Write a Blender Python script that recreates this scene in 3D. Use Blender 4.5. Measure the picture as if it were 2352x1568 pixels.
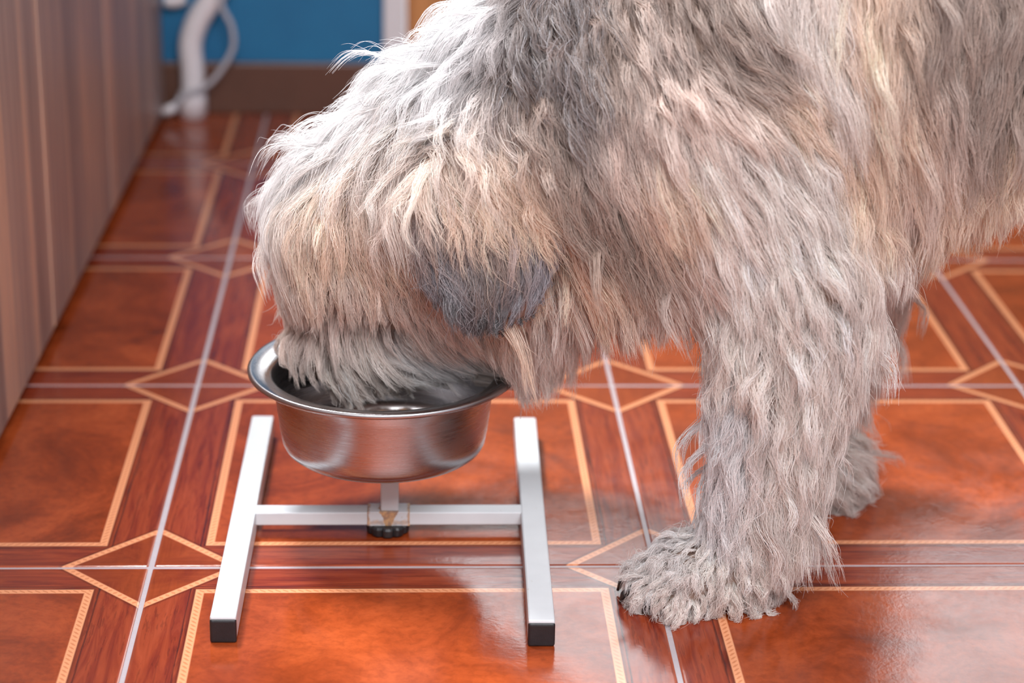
import bpy, bmesh, math
import numpy as np
from mathutils import Vector, Matrix, noise
from mathutils.bvhtree import BVHTree

for _o in list(bpy.data.objects):
    bpy.data.objects.remove(_o, do_unlink=True)
SC = bpy.context.scene
COL = SC.collection
rng = np.random.default_rng(7)

# ------------------------------------------------------------ camera, world, lights, exposure
FPX, PITCH, YAW, ROLL = 5045.9, 0.349013, 0.048057, 0.0178514
CAM = np.array([0.232755, -1.782102, 0.863579])
_cp, _sp, _cy, _sy, _cr, _sr = (math.cos(PITCH), math.sin(PITCH), math.cos(YAW), math.sin(YAW), math.cos(ROLL), math.sin(ROLL))
FWD = np.array([_sy * _cp, _cy * _cp, -_sp])
_r = np.array([_cy, -_sy, 0.0])
_u = np.cross(_r, FWD)
RGT = _cr * _r + _sr * _u
UPV = -_sr * _r + _cr * _u
cd = bpy.data.cameras.new('camera')
cam = bpy.data.objects.new('camera', cd)
COL.objects.link(cam)
cam.matrix_world = Matrix(((RGT[0], UPV[0], -FWD[0], CAM[0]), (RGT[1], UPV[1], -FWD[1], CAM[1]), (RGT[2], UPV[2], -FWD[2], CAM[2]), (0, 0, 0, 1)))
cd.sensor_fit = 'HORIZONTAL'
cd.sensor_width = 36.0
cd.lens = FPX / 2352 * 36.0
cd.clip_start = 0.05
cd.clip_end = 50
cd.dof.use_dof = True
cd.dof.focus_distance = 1.86
cd.dof.aperture_fstop = 3.6
SC.camera = cam

world = bpy.data.worlds.new('daylight_room')
SC.world = world
world.use_nodes = True
_bg = world.node_tree.nodes['Background']
_bg.inputs[0].default_value = (0.97, 0.955, 1.0, 1)
_bg.inputs[1].default_value = 1.0

def area_light(name, loc, target, sx, sy, power, color=(1, 1, 1), spread=180):
    l = bpy.data.lights.new(name, 'AREA')
    l.shape = 'RECTANGLE'
    l.size, l.size_y = sx, sy
    l.energy = power
    l.color = color
    l.spread = math.radians(spread)
    o = bpy.data.objects.new(name, l)
    COL.objects.link(o)
    o.location = loc
    d = Vector(target) - Vector(loc)
    o.rotation_euler = d.to_track_quat('-Z', 'Y').to_euler()
    return o

# overcast daylight standing outside the glazed back door
area_light('overcast_daylight', (1.30, 2.35, 1.75), (1.30, 0.0, 1.35), 2.4, 2.0, 78, (0.90, 0.94, 1.0))
# added lights: frontal fill behind the camera, overhead key for the dog's crown
area_light('front_fill_light', (0.65, -2.05, 2.35), (0.50, 0.05, 0.25), 1.9, 1.4, 124, (0.975, 0.965, 1.0))
area_light('overhead_key_light', (-0.42, 0.80, 2.50), (0.34, 0.16, 0.4), 0.6, 0.6, 24, (0.98, 0.985, 1.0), 70)

SC.view_settings.view_transform = 'Standard'
SC.view_settings.look = 'None'
SC.view_settings.gamma = 1.0
SC.view_settings.use_curve_mapping = False
SC.view_settings.exposure = 0.0
try:
    SC.cycles.use_denoising = True
    SC.cycles.use_adaptive_sampling = True
    SC.cycles.adaptive_threshold = 0.03
    SC.cycles.max_bounces = 10
    SC.cycles.diffuse_bounces = 7
    SC.cycles.glossy_bounces = 3
    SC.cycles.transmission_bounces = 6
    SC.cycles.transparent_max_bounces = 8
    SC.cycles.caustics_reflective = False
    SC.cycles.caustics_refractive = False
    SC.cycles_curves.shape = 'RIBBONS'
    SC.cycles_curves.subdivisions = 2
except Exception:
    pass

def at(x, y, Y):
    """World point seen at pixel (x, y) of the 2352x1568 photograph on the vertical plane Y."""
    d = FWD * FPX + RGT * (x - 1176) - UPV * (y - 784)
    return CAM + d * ((Y - CAM[1]) / d[1])

def atz(x, y, Z):
    d = FWD * FPX + RGT * (x - 1176) - UPV * (y - 784)
    return CAM + d * ((Z - CAM[2]) / d[2])

# ------------------------------------------------------------ helpers
def tag(o, label=None, cat=None, group=None, kind=None):
    if label: o['label'] = label
    if cat: o['category'] = cat
    if group: o['group'] = group
    if kind: o['kind'] = kind
    return o

def empty(name, loc=(0, 0, 0)):
    o = bpy.data.objects.new(name, None)
    COL.objects.link(o)
    o.location = loc
    o.empty_display_size = 0.05
    return o

def obj(name, bm, mat, parent=None, smooth=False, loc=(0, 0, 0)):
    me = bpy.data.meshes.new(name)
    bm.normal_update()
    bm.to_mesh(me)
    bm.free()
    me.materials.append(mat)
    if smooth:
        me.polygons.foreach_set('use_smooth', [True] * len(me.polygons))
    o = bpy.data.objects.new(name, me)
    COL.objects.link(o)
    o.location = loc
    if parent is not None:
        o.parent = parent
    return o

def box(bm, lo, hi, bev=0.0, seg=2):
    r = bmesh.ops.create_cube(bm, size=1.0)
    c = [(lo[i] + hi[i]) / 2 for i in range(3)]
    s = [(hi[i] - lo[i]) for i in range(3)]
    for v in r['verts']:
        v.co = Vector((c[0] + v.co.x * s[0], c[1] + v.co.y * s[1], c[2] + v.co.z * s[2]))
    if bev > 0:
        ed = list({e for v in r['verts'] for e in v.link_edges})
        bmesh.ops.bevel(bm, geom=ed, offset=bev, segments=seg, profile=0.5, affect='EDGES')

def lathe(bm, prof, seg=96, centre=(0, 0, 0)):
    rings = []
    for r, z in prof:
        if r < 1e-6:
            rings.append([bm.verts.new((centre[0], centre[1], centre[2] + z))])
        else:
            rings.append([bm.verts.new((centre[0] + r * math.cos(2 * math.pi * k / seg), centre[1] + r * math.sin(2 * math.pi * k / seg), centre[2] + z)) for k in range(seg)])
    for a, b in zip(rings, rings[1:]):
        if len(a) == 1 and len(b) == 1:
            continue
        for k in range(seg):
            k2 = (k + 1) % seg
            if len(a) == 1: bm.faces.new((a[0], b[k2], b[k]))
            elif len(b) == 1: bm.faces.new((a[k], a[k2], b[0]))
            else: bm.faces.new((a[k], a[k2], b[k2], b[k]))
    bmesh.ops.recalc_face_normals(bm, faces=bm.faces)

def tube(bm, pts, rad, seg=16, cap=True):
    """A round tube swept along pts (list of Vectors); rad a number or a list."""
    pts = [Vector(p) for p in pts]
    n = len(pts)
    rs = rad if isinstance(rad, (list, tuple)) else [rad] * n
    up = None
    rings = []
    for i, p in enumerate(pts):
        t = (pts[min(i + 1, n - 1)] - pts[max(i - 1, 0)]).normalized()
        if up is None:
            up = t.orthogonal().normalized()
        up = (up - t * up.dot(t)).normalized()
        w = t.cross(up)
        rings.append([bm.verts.new(p + (up * math.cos(2 * math.pi * k / seg) + w * math.sin(2 * math.pi * k / seg)) * rs[i]) for k in range(seg)])
    for a, b in zip(rings, rings[1:]):
        for k in range(seg):
            bm.faces.new((a[k], a[(k + 1) % seg], b[(k + 1) % seg], b[k]))
    if cap:
        bm.faces.new(rings[0][::-1])
        bm.faces.new(rings[-1])
    bmesh.ops.recalc_face_normals(bm, faces=bm.faces)

def spline(cp, n=12):
    cp = [Vector(c) for c in cp]
    cp = [cp[0] * 2 - cp[1]] + cp + [cp[-1] * 2 - cp[-2]]
    out = []
    for i in range(1, len(cp) - 2):
        a, b, c, d = cp[i - 1:i + 3]
        for k in range(n):
            t = k / n
            out.append(0.5 * ((2 * b) + (c - a) * t + (2 * a - 5 * b + 4 * c - d) * t * t + (3 * b - a - 3 * c + d) * t ** 3))
    out.append(cp[-2])
    return out

class NT:
    """Small node-graph writer."""
    def __init__(self, name):
        self.mat = bpy.data.materials.new(name)
        self.mat.use_nodes = True
        self.t = self.mat.node_tree
        self.t.nodes.clear()
        self.out = self.t.nodes.new('ShaderNodeOutputMaterial')
    def node(self, ty, ins=None, **kw):
        n = self.t.nodes.new(ty)
        for k, v in kw.items():
            setattr(n, k, v)
        for k, v in (ins or {}).items():
            self.put(n.inputs[k], v)
        return n
    def put(self, sock, v):
        if isinstance(v, bpy.types.NodeSocket):
            self.t.links.new(v, sock)
        elif v is not None:
            if isinstance(v, (tuple, list)) and len(v) == 3 and sock.type == 'RGBA':
                v = (*v, 1)
            sock.default_value = v
    def m(self, op, a, b=None, c=None, clamp=False):
        n = self.t.nodes.new('ShaderNodeMath')
        n.operation = op
        n.use_clamp = clamp
        for s, v in zip(n.inputs, (a, b, c)):
            self.put(s, v)
        return n.outputs[0]
    def ramp(self, v, stops, interp='LINEAR'):
        n = self.t.nodes.new('ShaderNodeValToRGB')
        self.put(n.inputs[0], v)
        cr = n.color_ramp
        cr.interpolation = interp
        while len(cr.elements) < len(stops):
            cr.elements.new(0.5)
        for e, (p, c) in zip(cr.elements, stops):
            e.position = p
            e.color = (*c, 1) if len(c) == 3 else c
        return n.outputs[0]
    def mix(self, f, a, b, mode='MIX'):
        n = self.t.nodes.new('ShaderNodeMix')
        n.data_type = 'RGBA'
        n.blend_type = mode
        self.put(n.inputs[0], f)
        self.put(n.inputs[6], a)
        self.put(n.inputs[7], b)
        return n.outputs[2]
    def noise(self, vec, scale, detail=3, rough=0.5, dist=0.0, out=0):
        n = self.node('ShaderNodeTexNoise', {'Scale': scale, 'Detail': detail, 'Roughness': rough, 'Distortion': dist})
        self.put(n.inputs['Vector'], vec)
        return n.outputs[out]
    def band(self, d, w, soft):
        """1 inside |d|<w, falling to 0 over soft."""
        return self.node('ShaderNodeMapRange', {0: self.m('ABSOLUTE', d), 1: w - soft, 2: w + soft, 3: 1.0, 4: 0.0}).outputs[0]
    def comb(self, x, y, z=0.0):
        return self.node('ShaderNodeCombineXYZ', {0: x, 1: y, 2: z}).outputs[0]
    def bump(self, h, strength, dist=0.001, normal=None):
        n = self.node('ShaderNodeBump', {'Height': h, 'Strength': strength, 'Distance': dist})
        if normal is not None:
            self.put(n.inputs['Normal'], normal)
        return n.outputs[0]
    def principled(self, **kw):
        n = self.t.nodes.new('ShaderNodeBsdfPrincipled')
        for k, v in kw.items():
            self.put(n.inputs[k.replace('_', ' ')], v)
        self.t.links.new(n.outputs[0], self.out.inputs[0])
        return n

def srgb(r, g, b):
    f = lambda c: (c / 255) / 12.92 if c <= 10 else ((c / 255 + 0.055) / 1.055) ** 2.4
    return (f(r), f(g), f(b))

# ------------------------------------------------------------ materials
S = 0.45      # tile pitch

def mat_tile():
    T = NT('glazed_parquet_tile')
    tc = T.node('ShaderNodeTexCoord')
    sep = T.node('ShaderNodeSeparateXYZ', {0: tc.outputs['Object']})
    rnd = T.node('ShaderNodeObjectInfo').outputs['Random']
    x = T.m('ADD', T.m('DIVIDE', sep.outputs[0], S), 0.5)
    y = T.m('ADD', T.m('DIVIDE', sep.outputs[1], S), 0.5)
    a = T.m('MINIMUM', x, T.m('SUBTRACT', 1.0, x))
    b = T.m('MINIMUM', y, T.m('SUBTRACT', 1.0, y))
    mn = T.m('MINIMUM', a, b)
    df = T.m('SUBTRACT', mn, 0.107)
    ab = T.m('ADD', a, b)
    dd = T.m('MULTIPLY', T.m('SUBTRACT', ab, 0.170), 0.7071)
    w, sf = 0.0082, 0.0012
    frame = T.band(df, w, sf)
    diam = T.band(dd, w * 0.95, sf)
    incorner = T.m('LESS_THAN', ab, 0.170)
    inframe = T.m('GREATER_THAN', mn, 0.107)
    along_y = T.m('LESS_THAN', a, b)                 # vertical border strip, grain along y
    # grain coordinates
    off = T.m('MULTIPLY', rnd, 37.0)
    g1 = T.m('ADD', T.m('MULTIPLY', x, T.m('ADD', T.m('MULTIPLY', along_y, 46.0), 4.0)), off)
    g2 = T.m('ADD', T.m('MULTIPLY', y, T.m('SUBTRACT', 50.0, T.m('MULTIPLY', along_y, 46.0))), off)
    grain = T.noise(T.comb(g1, g2, off), 1.0, 5, 0.62, 0.8)
    grain2 = T.noise(T.comb(T.m('MULTIPLY', g1, 2.6), T.m('MULTIPLY', g2, 2.6), off), 1.0, 3, 0.6)
    oc = T.comb(T.m('ADD', x, off), T.m('ADD', y, off), 0.0)
    burl = T.noise(oc, 4.5, 7, 0.66, 0.7)
    burlf = T.noise(oc, 55.0, 3, 0.6, 0.4)
    c_in = T.ramp(burl, [(0.25, srgb(94, 36, 16)), (0.45, srgb(138, 58, 26)), (0.62, srgb(166, 75, 36)), (0.85, srgb(180, 88, 46))])
    c_in = T.mix(T.m('MULTIPLY', T.m('SUBTRACT', burlf, 0.45, clamp=True), 1.2), c_in, srgb(92, 34, 14))
    c_wood = T.ramp(grain, [(0.28, srgb(98, 36, 28)), (0.42, srgb(122, 47, 30)), (0.55, srgb(140, 60, 35)), (0.8, srgb(156, 72, 44))])
    c_wood = T.mix(T.m('MULTIPLY', T.m('LESS_THAN', grain2, 0.40), 0.3), c_wood, srgb(58, 22, 22))
    # dark vein that follows the frame a little way outside it
    vein = T.band(T.m('ADD', T.m('SUBTRACT', mn, 0.088), T.m('MULTIPLY', T.m('SUBTRACT', grain, 0.5), 0.012)), 0.0017, 0.0015)
    c_wood = T.mix(T.m('MULTIPLY', vein, 0.75), c_wood, srgb(40, 18, 22))
    c_cor = T.mix(0.35, T.ramp(burl, [(0.3, srgb(104, 38, 18)), (0.7, srgb(160, 76, 34))]), c_wood)
    col = T.mix(incorner, c_wood, c_cor)
    col = T.mix(inframe, col, c_in)
    dark_outline = T.m('MAXIMUM', T.band(T.m('ADD', df, 0.010), 0.0035, 0.003), T.band(T.m('SUBTRACT', dd, 0.010), 0.003, 0.003))  # printed dark outline beside the pale inlay
    col = T.mix(T.m('MULTIPLY', dark_outline, 0.55), col, srgb(60, 24, 16))
    # rope pattern inside the pale inlay
    tpos = T.m('ADD', T.m('MULTIPLY', T.m('ADD', x, y), 1.0), 0.0)
    tw = T.m('SINE', T.m('MULTIPLY', tpos, 2 * math.pi * 68))
    line_d = T.m('DIVIDE', T.m('ABSOLUTE', df), w)
    core = T.m('MULTIPLY', T.m('GREATER_THAN', tw, T.m('SUBTRACT', T.m('MULTIPLY', line_d, 1.6), 0.1)), 0.55)
    td = T.m('SINE', T.m('MULTIPLY', T.m('SUBTRACT', x, y), 2 * math.pi * 48))
    td2 = T.m('SINE', T.m('MULTIPLY', T.m('ADD', x, y), 2 * math.pi * 48))
    sameq = T.m('MULTIPLY', T.m('SUBTRACT', T.m('MULTIPLY', T.m('GREATER_THAN', x, 0.5), 2), 1), T.m('SUBTRACT', T.m('MULTIPLY', T.m('GREATER_THAN', y, 0.5), 2), 1))
    tdd = T.node('ShaderNodeMix', {0: T.m('GREATER_THAN', sameq, 0.0), 2: td2, 3: td}).outputs[0]
    cored = T.m('MULTIPLY', T.m('GREATER_THAN', tdd, T.m('SUBTRACT', T.m('MULTIPLY', T.m('DIVIDE', T.m('ABSOLUTE', dd), w), 1.6), 0.1)), 0.5)
    pale, dk = srgb(222, 152, 110), srgb(176, 96, 56)
    inframe2 = T.m('MULTIPLY', frame, T.m('GREATER_THAN', T.m('MINIMUM', a, b), 0.098))
    col = T.mix(inframe2, col, T.mix(core, pale, dk))
    col = T.mix(T.m('MULTIPLY', diam, 1.0), col, T.mix(cored, pale, dk))
    # edges of the tile slightly lighter where the glaze thins
    edge = T.node('ShaderNodeMapRange', {0: mn, 1: 0.004, 2: 0.012, 3: 1.0, 4: 0.0}).outputs[0]
    col = T.mix(T.m('MULTIPLY', edge, 0.3), col, srgb(190, 110, 80))
    smear = T.noise(tc.outputs['Object'], 14.0, 6, 0.68, 0.6)
    scr = T.noise(T.comb(T.m('MULTIPLY', x, 30), T.m('MULTIPLY', y, 90), off), 1.0, 4, 0.7)
    rough = T.node('ShaderNodeMapRange', {0: T.m('ADD', T.m('MULTIPLY', smear, 0.7), T.m('MULTIPLY', scr, 0.3)), 1: 0.35, 2: 0.65, 3: 0.10, 4: 0.22}).outputs[0]
    h = T.m('ADD', T.m('MULTIPLY', T.noise(tc.outputs['Object'], 260.0, 2, 0.5), 0.5), T.m('MULTIPLY', T.noise(tc.outputs['Object'], 30.0, 2, 0.5), 1.2))
    nrm = T.bump(h, 0.22, 0.0006)
    T.principled(Base_Color=col, Roughness=rough, Normal=nrm, IOR=1.42)
    return T.mat

def mat_plain(name, col, rough=0.5, metal=0.0, var=0.06, scale=30, bump=0.0, bscale=200, spec=0.5):
    T = NT(name)
    tc = T.node('ShaderNodeTexCoord').outputs['Object']
    n = T.noise(tc, scale, 4, 0.6)
    c = T.mix(n, tuple(max(0, c * (1 - var)) for c in col), tuple(min(1, c * (1 + var)) for c in col))
    kw = dict(Base_Color=c, Roughness=rough, Metallic=metal, Specular_IOR_Level=spec)
    if bump > 0:
        kw['Normal'] = T.bump(T.noise(tc, bscale, 3, 0.6), bump, 0.001)
    T.principled(**kw)
    return T.mat

def mat_laminate():
    T = NT('brown_wood_laminate')
    tc = T.node('ShaderNodeTexCoord').outputs['Object']
    mp = T.node('ShaderNodeMapping', {'Vector': tc, 'Scale': (1, 1, 0.035)}).outputs[0]
    n1 = T.noise(mp, 15, 5, 0.62, 0.3)
    n2 = T.noise(mp, 120, 4, 0.6, 0.1)
    mp2 = T.node('ShaderNodeMapping', {'Vector': tc, 'Scale': (1, 1, 0.3)}).outputs[0]
    n3 = T.noise(mp2, 6, 3, 0.5)
    v = T.m('ADD', T.m('MULTIPLY', n1, 0.75), T.m('MULTIPLY', n2, 0.25))
    c = T.ramp(v, [(0.30, srgb(84, 72, 70)), (0.42, srgb(136, 116, 110)), (0.50, srgb(162, 138, 128)), (0.58, srgb(212, 168, 140)), (0.64, srgb(168, 144, 134)), (0.72, srgb(124, 108, 104))])
    c = T.mix(T.m('MULTIPLY', T.m('LESS_THAN', n2, 0.38), 0.4), c, srgb(70, 50, 50))
    c = T.mix(0.25, c, T.ramp(n3, [(0.3, srgb(110, 98, 98)), (0.7, srgb(176, 144, 130))]))
    T.principled(Base_Color=c, Roughness=0.42, Normal=T.bump(n2, 0.15, 0.0005))
    return T.mat

def mat_steel():
    T = NT('brushed_stainless_steel')
    tc = T.node('ShaderNodeTexCoord').outputs['Object']
    mp = T.node('ShaderNodeMapping', {'Vector': tc, 'Scale': (1, 1, 40)}).outputs[0]
    n = T.noise(mp, 12, 4, 0.6)
    sp = T.noise(tc, 400, 2, 0.5)
    r = T.node('ShaderNodeMapRange', {0: n, 1: 0.3, 2: 0.7, 3: 0.24, 4: 0.32}).outputs[0]
    T.principled(Base_Color=(0.46, 0.45, 0.46), Metallic=1.0, Roughness=r, Normal=T.bump(T.m('ADD', n, T.m('MULTIPLY', sp, 0.2)), 0.06, 0.0003), Anisotropic=0.6)
    return T.mat

def mat_wall():
    T = NT('blue_wall_paint')
    tc = T.node('ShaderNodeTexCoord').outputs['Object']
    n = T.noise(tc, 5, 4, 0.6)
    c = T.ramp(n, [(0.3, srgb(16, 98, 142)), (0.7, srgb(24, 112, 156))])
    T.principled(Base_Color=c, Roughness=0.6, Normal=T.bump(T.noise(tc, 160, 4, 0.6), 0.35, 0.001))
    return T.mat

def mat_powder(rust=False):
    T = NT('white_powder_coat' + ('_rust_stained' if rust else ''))
    tc = T.node('ShaderNodeTexCoord').outputs['Object']
    n = T.noise(tc, 40, 4, 0.6)
    c = T.mix(n, (0.53, 0.555, 0.575), (0.62, 0.645, 0.665))
    spots = T.m('GREATER_THAN', T.noise(tc, 130, 2, 0.5), 0.74)
    c = T.mix(T.m('MULTIPLY', spots, 0.5), c, (0.45, 0.42, 0.38))
    if rust:
        sep = T.node('ShaderNodeSeparateXYZ', {0: tc})
        wob = T.m('MULTIPLY', T.m('SUBTRACT', T.noise(tc, 150, 3, 0.6), 0.5), 0.006)
        ax = T.m('ABSOLUTE', T.m('ADD', sep.outputs[0], wob))
        z = T.m('ADD', sep.outputs[2], wob)
        edge = T.m('MULTIPLY', T.band(T.m('SUBTRACT', ax, 0.0185), 0.0012, 0.0009), 0.8)
        drip = T.m('MULTIPLY', T.m('LESS_THAN', ax, T.m('ADD', 0.0035, T.m('MULTIPLY', T.m('ADD', z, 0.004), 0.45))), T.m('LESS_THAN', z, 0.0105))
        low = T.m('MULTIPLY', T.band(T.m('ADD', z, 0.0035), 0.0022, 0.0012), 0.5)
        f = T.m('MAXIMUM', T.m('MAXIMUM', edge, T.m('MULTIPLY', drip, 0.8)), low)
        c = T.mix(f, c, T.ramp(T.noise(tc, 220, 3, 0.6), [(0.35, srgb(120, 66, 14)), (0.6, srgb(196, 140, 60)), (0.8, srgb(214, 180, 120))]))
    T.principled(Base_Color=c, Roughness=0.42, Normal=T.bump(T.noise(tc, 500, 2, 0.5), 0.08, 0.0004))
    return T.mat

def mat_glass():
    T = NT('door_glass')
    tr = T.node('ShaderNodeBsdfTransparent', {'Color': (0.96, 0.98, 0.97, 1)})
    gl = T.node('ShaderNodeBsdfGlossy', {'Color': (1, 1, 1, 1), 'Roughness': 0.02})
    fr = T.node('ShaderNodeFresnel', {'IOR': 1.5})
    mx = T.node('ShaderNodeMixShader', {0: fr.outputs[0], 1: tr.outputs[0], 2: gl.outputs[0]})
    T.t.links.new(mx.outputs[0], T.out.inputs[0])
    return T.mat

def mat_door_wood():
    T = NT('honey_coloured_door_wood')
    tc = T.node('ShaderNodeTexCoord').outputs['Object']
    mp = T.node('ShaderNodeMapping', {'Vector': tc, 'Scale': (1, 1, 0.06)}).outputs[0]
    n = T.noise(mp, 40, 5, 0.6, 0.4)
    c = T.ramp(n, [(0.3, srgb(150, 92, 48)), (0.7, srgb(206, 148, 92))])
    T.principled(Base_Color=c, Roughness=0.4, Normal=T.bump(n, 0.1, 0.0005))
    return T.mat

M = dict(tile=mat_tile(), grout=mat_plain('pale_grout', srgb(176, 168, 172), 0.35, 0, 0.12, 60, 0.4, 400),
         laminate=mat_laminate(), steel=mat_steel(), wall=mat_wall(), white=mat_powder(), rust=mat_powder(True),
         rubber=mat_plain('black_rubber', (0.012, 0.012, 0.014), 0.45, 0, 0.4, 120, 0.25, 300),
         glass=mat_glass(), door=mat_door_wood(), trimw=mat_plain('white_trim_paint', srgb(214, 214, 216), 0.45),
         skirting=mat_plain('brown_skirting_tile', srgb(92, 62, 50), 0.35, 0, 0.2, 20),
         pvc=mat_plain('white_plastic_pipe', srgb(222, 218, 220), 0.4), cable=mat_plain('pale_grey_cable', srgb(176, 176, 182), 0.5),
         hinge=mat_plain('dark_hinge_metal', (0.06, 0.05, 0.045), 0.4, 0.8), kick=mat_plain('dark_toe_kick_board', srgb(34, 28, 28), 0.6),
         plaster=mat_plain('pale_plaster', srgb(206, 200, 192), 0.7, 0, 0.05, 8, 0.2, 90))

# ------------------------------------------------------------ the room
floor_bm = bmesh.new()
box(floor_bm, (-1.4, -1.6, -0.05), (2.3, 1.66, -0.0011))
floor = tag(obj('floor', floor_bm, M['grout']), kind='structure')

def tile_mesh():
    bm = bmesh.new()
    h = S / 2
    g = 0.0021
    lv = [(h - g, -0.009, 0.0012), (h - g, -0.0014, 0.0012), (h - g - 0.0004, -0.0005, 0.0012), (h - g - 0.0015, -0.0001, 0.001), (h - g - 0.0030, 0.0, 0.001)]
    rings = []
    for e, z, c in lv:
        rings.append([bm.verts.new(p) for p in ((e - c, -e, z), (e, -e + c, z), (e, e - c, z), (e - c, e, z), (-e + c, e, z), (-e, e - c, z), (-e, -e + c, z), (-e + c, -e, z))])
    for a, b in zip(rings, rings[1:]):
        for k in range(8):
            bm.faces.new((a[k], a[(k + 1) % 8], b[(k + 1) % 8], b[k]))
    bm.faces.new(rings[-1])
    return bm

t0 = None
for j in range(-3, 4):
    for i in range(-2, 6):
        jx, jy, jz = (rng.random(3) - 0.5)
        loc = ((i + 0.5) * S + jx * 0.0008, (j + 0.5) * S + jy * 0.0008, jz * 0.0003)
        if t0 is None:
            t0 = obj('tile', tile_mesh(), M['tile'], floor)
            t = t0
        else:
            t = t0.copy()
            COL.objects.link(t)
            t.parent = floor
        t.location = loc
        t.rotation_euler.z = (int(rng.integers(4))) * math.pi / 2

YW = 1.655
WD0, WD1 = 0.19, 1.85          # the doorway in the back wall
bm = bmesh.new()
box(bm, (-1.4, YW, 0), (WD0, YW + 0.12, 2.6))
box(bm, (WD1, YW, 0), (2.6, YW + 0.12, 2.6))
box(bm, (WD0, YW, 2.2), (WD1, YW + 0.12, 2.6))
tag(obj('wall_back', bm, M['wall']), kind='structure')
bm = bmesh.new()
box(bm, (-0.98, -1.6, 0), (-0.86, 1.655, 2.6))
tag(obj('wall_left', bm, M['wall']), kind='structure')
bm = bmesh.new()
box(bm, (-1.4, -1.6, 2.6), (2.6, YW + 0.12, 2.7))
tag(obj('ceiling', bm, M['plaster']), kind='structure')
bm = bmesh.new()
box(bm, (2.6, -1.6, 0), (2.72, YW + 0.12, 2.6))
tag(obj('wall_right', bm, M['wall']), kind='structure')
bm = bmesh.new()
box(bm, (-0.2, YW - 0.012, 0.0), (WD0, YW, 0.083), 0.003)
tag(obj('baseboard_back', bm, M['skirting']), kind='structure')
bm = bmesh.new()
box(bm, (WD0 - 0.004, YW - 0.018, 0), (WD0 + 0.030, YW + 0.02, 2.23), 0.003)
box(bm, (WD1 - 0.03, YW - 0.018, 0), (WD1 + 0.004, YW + 0.02, 2.23), 0.003)
box(bm, (WD0 + 0.030, YW - 0.018, 2.19), (WD1 - 0.03, YW + 0.02, 2.23), 0.003)
tag(obj('trim_1', bm, M['trimw']), kind='structure')
# glazed double door: wooden stiles and rails, wooden lower panels, glass above
door = empty('door_1', ((WD0 + WD1) / 2, YW, 0))
tag(door, kind='structure')
cx = (WD0 + WD1) / 2
def leaf(x0, x1, glazed):
    bm = bmesh.new()
    st = 0.07 if glazed else 0.05
    rails = [((x0, 0.012), (x0 + st, 2.18)), ((x1 - st, 0.012), (x1, 2.18)), ((x0 + st, 0.012), (x1 - st, 0.14)), ((x0 + st, 2.10), (x1 - st, 2.18)), ((x0 + st, 0.70), (x1 - st, 0.78))]
    for lo, hi in rails:
        box(bm, (lo[0] - cx, 0.012, lo[1]), (hi[0] - cx, 0.052, hi[1]), 0.002)
    obj('door_leaf', bm, M['door'], door)
    bm = bmesh.new(); box(bm, (x0 + st - cx, 0.026, 0.14), (x1 - st - cx, 0.040, 0.70), 0.004); obj('door_panel', bm, M['door'], door)
    bm = bmesh.new()
    if glazed:
        box(bm, (x0 + st - cx, 0.030, 0.78), (x1 - st - cx, 0.035, 2.10)); obj('pane', bm, M['glass'], door)
    else:
        box(bm, (x0 + st - cx, 0.026, 0.78), (x1 - st - cx, 0.040, 2.10), 0.004); obj('door_panel', bm, M['door'], door)
leaf(WD0 + 0.032, 1.02, True)
leaf(1.024, WD1 - 0.032, True)

# ------------------------------------------------------------ cabinet on the left
ZB = 0.014
ex0 = atz(0, 995, ZB)[0]; ex1 = atz(350, 300, ZB)[0]
XC = (ex0 + ex1) / 2 - 0.002
cab = empty('kitchen_cabinet', (XC - 0.25, 0.6, 0))
tag(cab, 'brown wood laminate kitchen cabinet running along the left side of the tiled floor', 'cabinet')
ang = math.atan2(atz(350, 300, ZB)[0] - atz(0, 995, ZB)[0], atz(350, 300, ZB)[1] - atz(0, 995, ZB)[1])
cab.rotation_euler.z = -ang
def cl(x, y, z):
    return (x - (XC - 0.25), y - 0.6, z)
bm = bmesh.new(); box(bm, cl(XC - 0.58, -1.2, ZB), cl(XC - 0.021, 1.62, 0.86), 0.002); obj('body', bm, M['laminate'], cab)
bm = bmesh.new(); box(bm, cl(XC - 0.56, -1.19, 0.0), cl(XC - 0.05, 1.61, ZB)); obj('toe_kick', bm, M['kick'], cab)
seam = float(atz(115, 752, ZB)[1])
dy = [-1.2, seam - 0.92, seam - 0.46, seam, seam + 0.46, 1.62]
for k in range(5):
    bm = bmesh.new()
    box(bm, cl(XC - 0.019, dy[k] + 0.0035, ZB), cl(XC, dy[k + 1] - 0.0035, 0.855), 0.0015)
    d = obj('door', bm, M['laminate'], cab)
bm = bmesh.new(); box(bm, cl(XC - 0.6, -1.22, 0.86), cl(XC + 0.02, 1.64, 0.89), 0.004); obj('worktop', bm, M['plaster'], cab)
for zz in (0.515, 0.50):
    bm = bmesh.new(); lathe(bm, [(0, 0.002), (0.0026, 0.0016), (0.003, 0)], 16); bmesh.ops.rotate(bm, verts=bm.verts, matrix=Matrix.Rotation(math.pi / 2, 3, 'Y'))
    obj('hinge_screw', bm, M['hinge'], cab, loc=cl(XC, seam - 0.006, zz))

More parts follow.
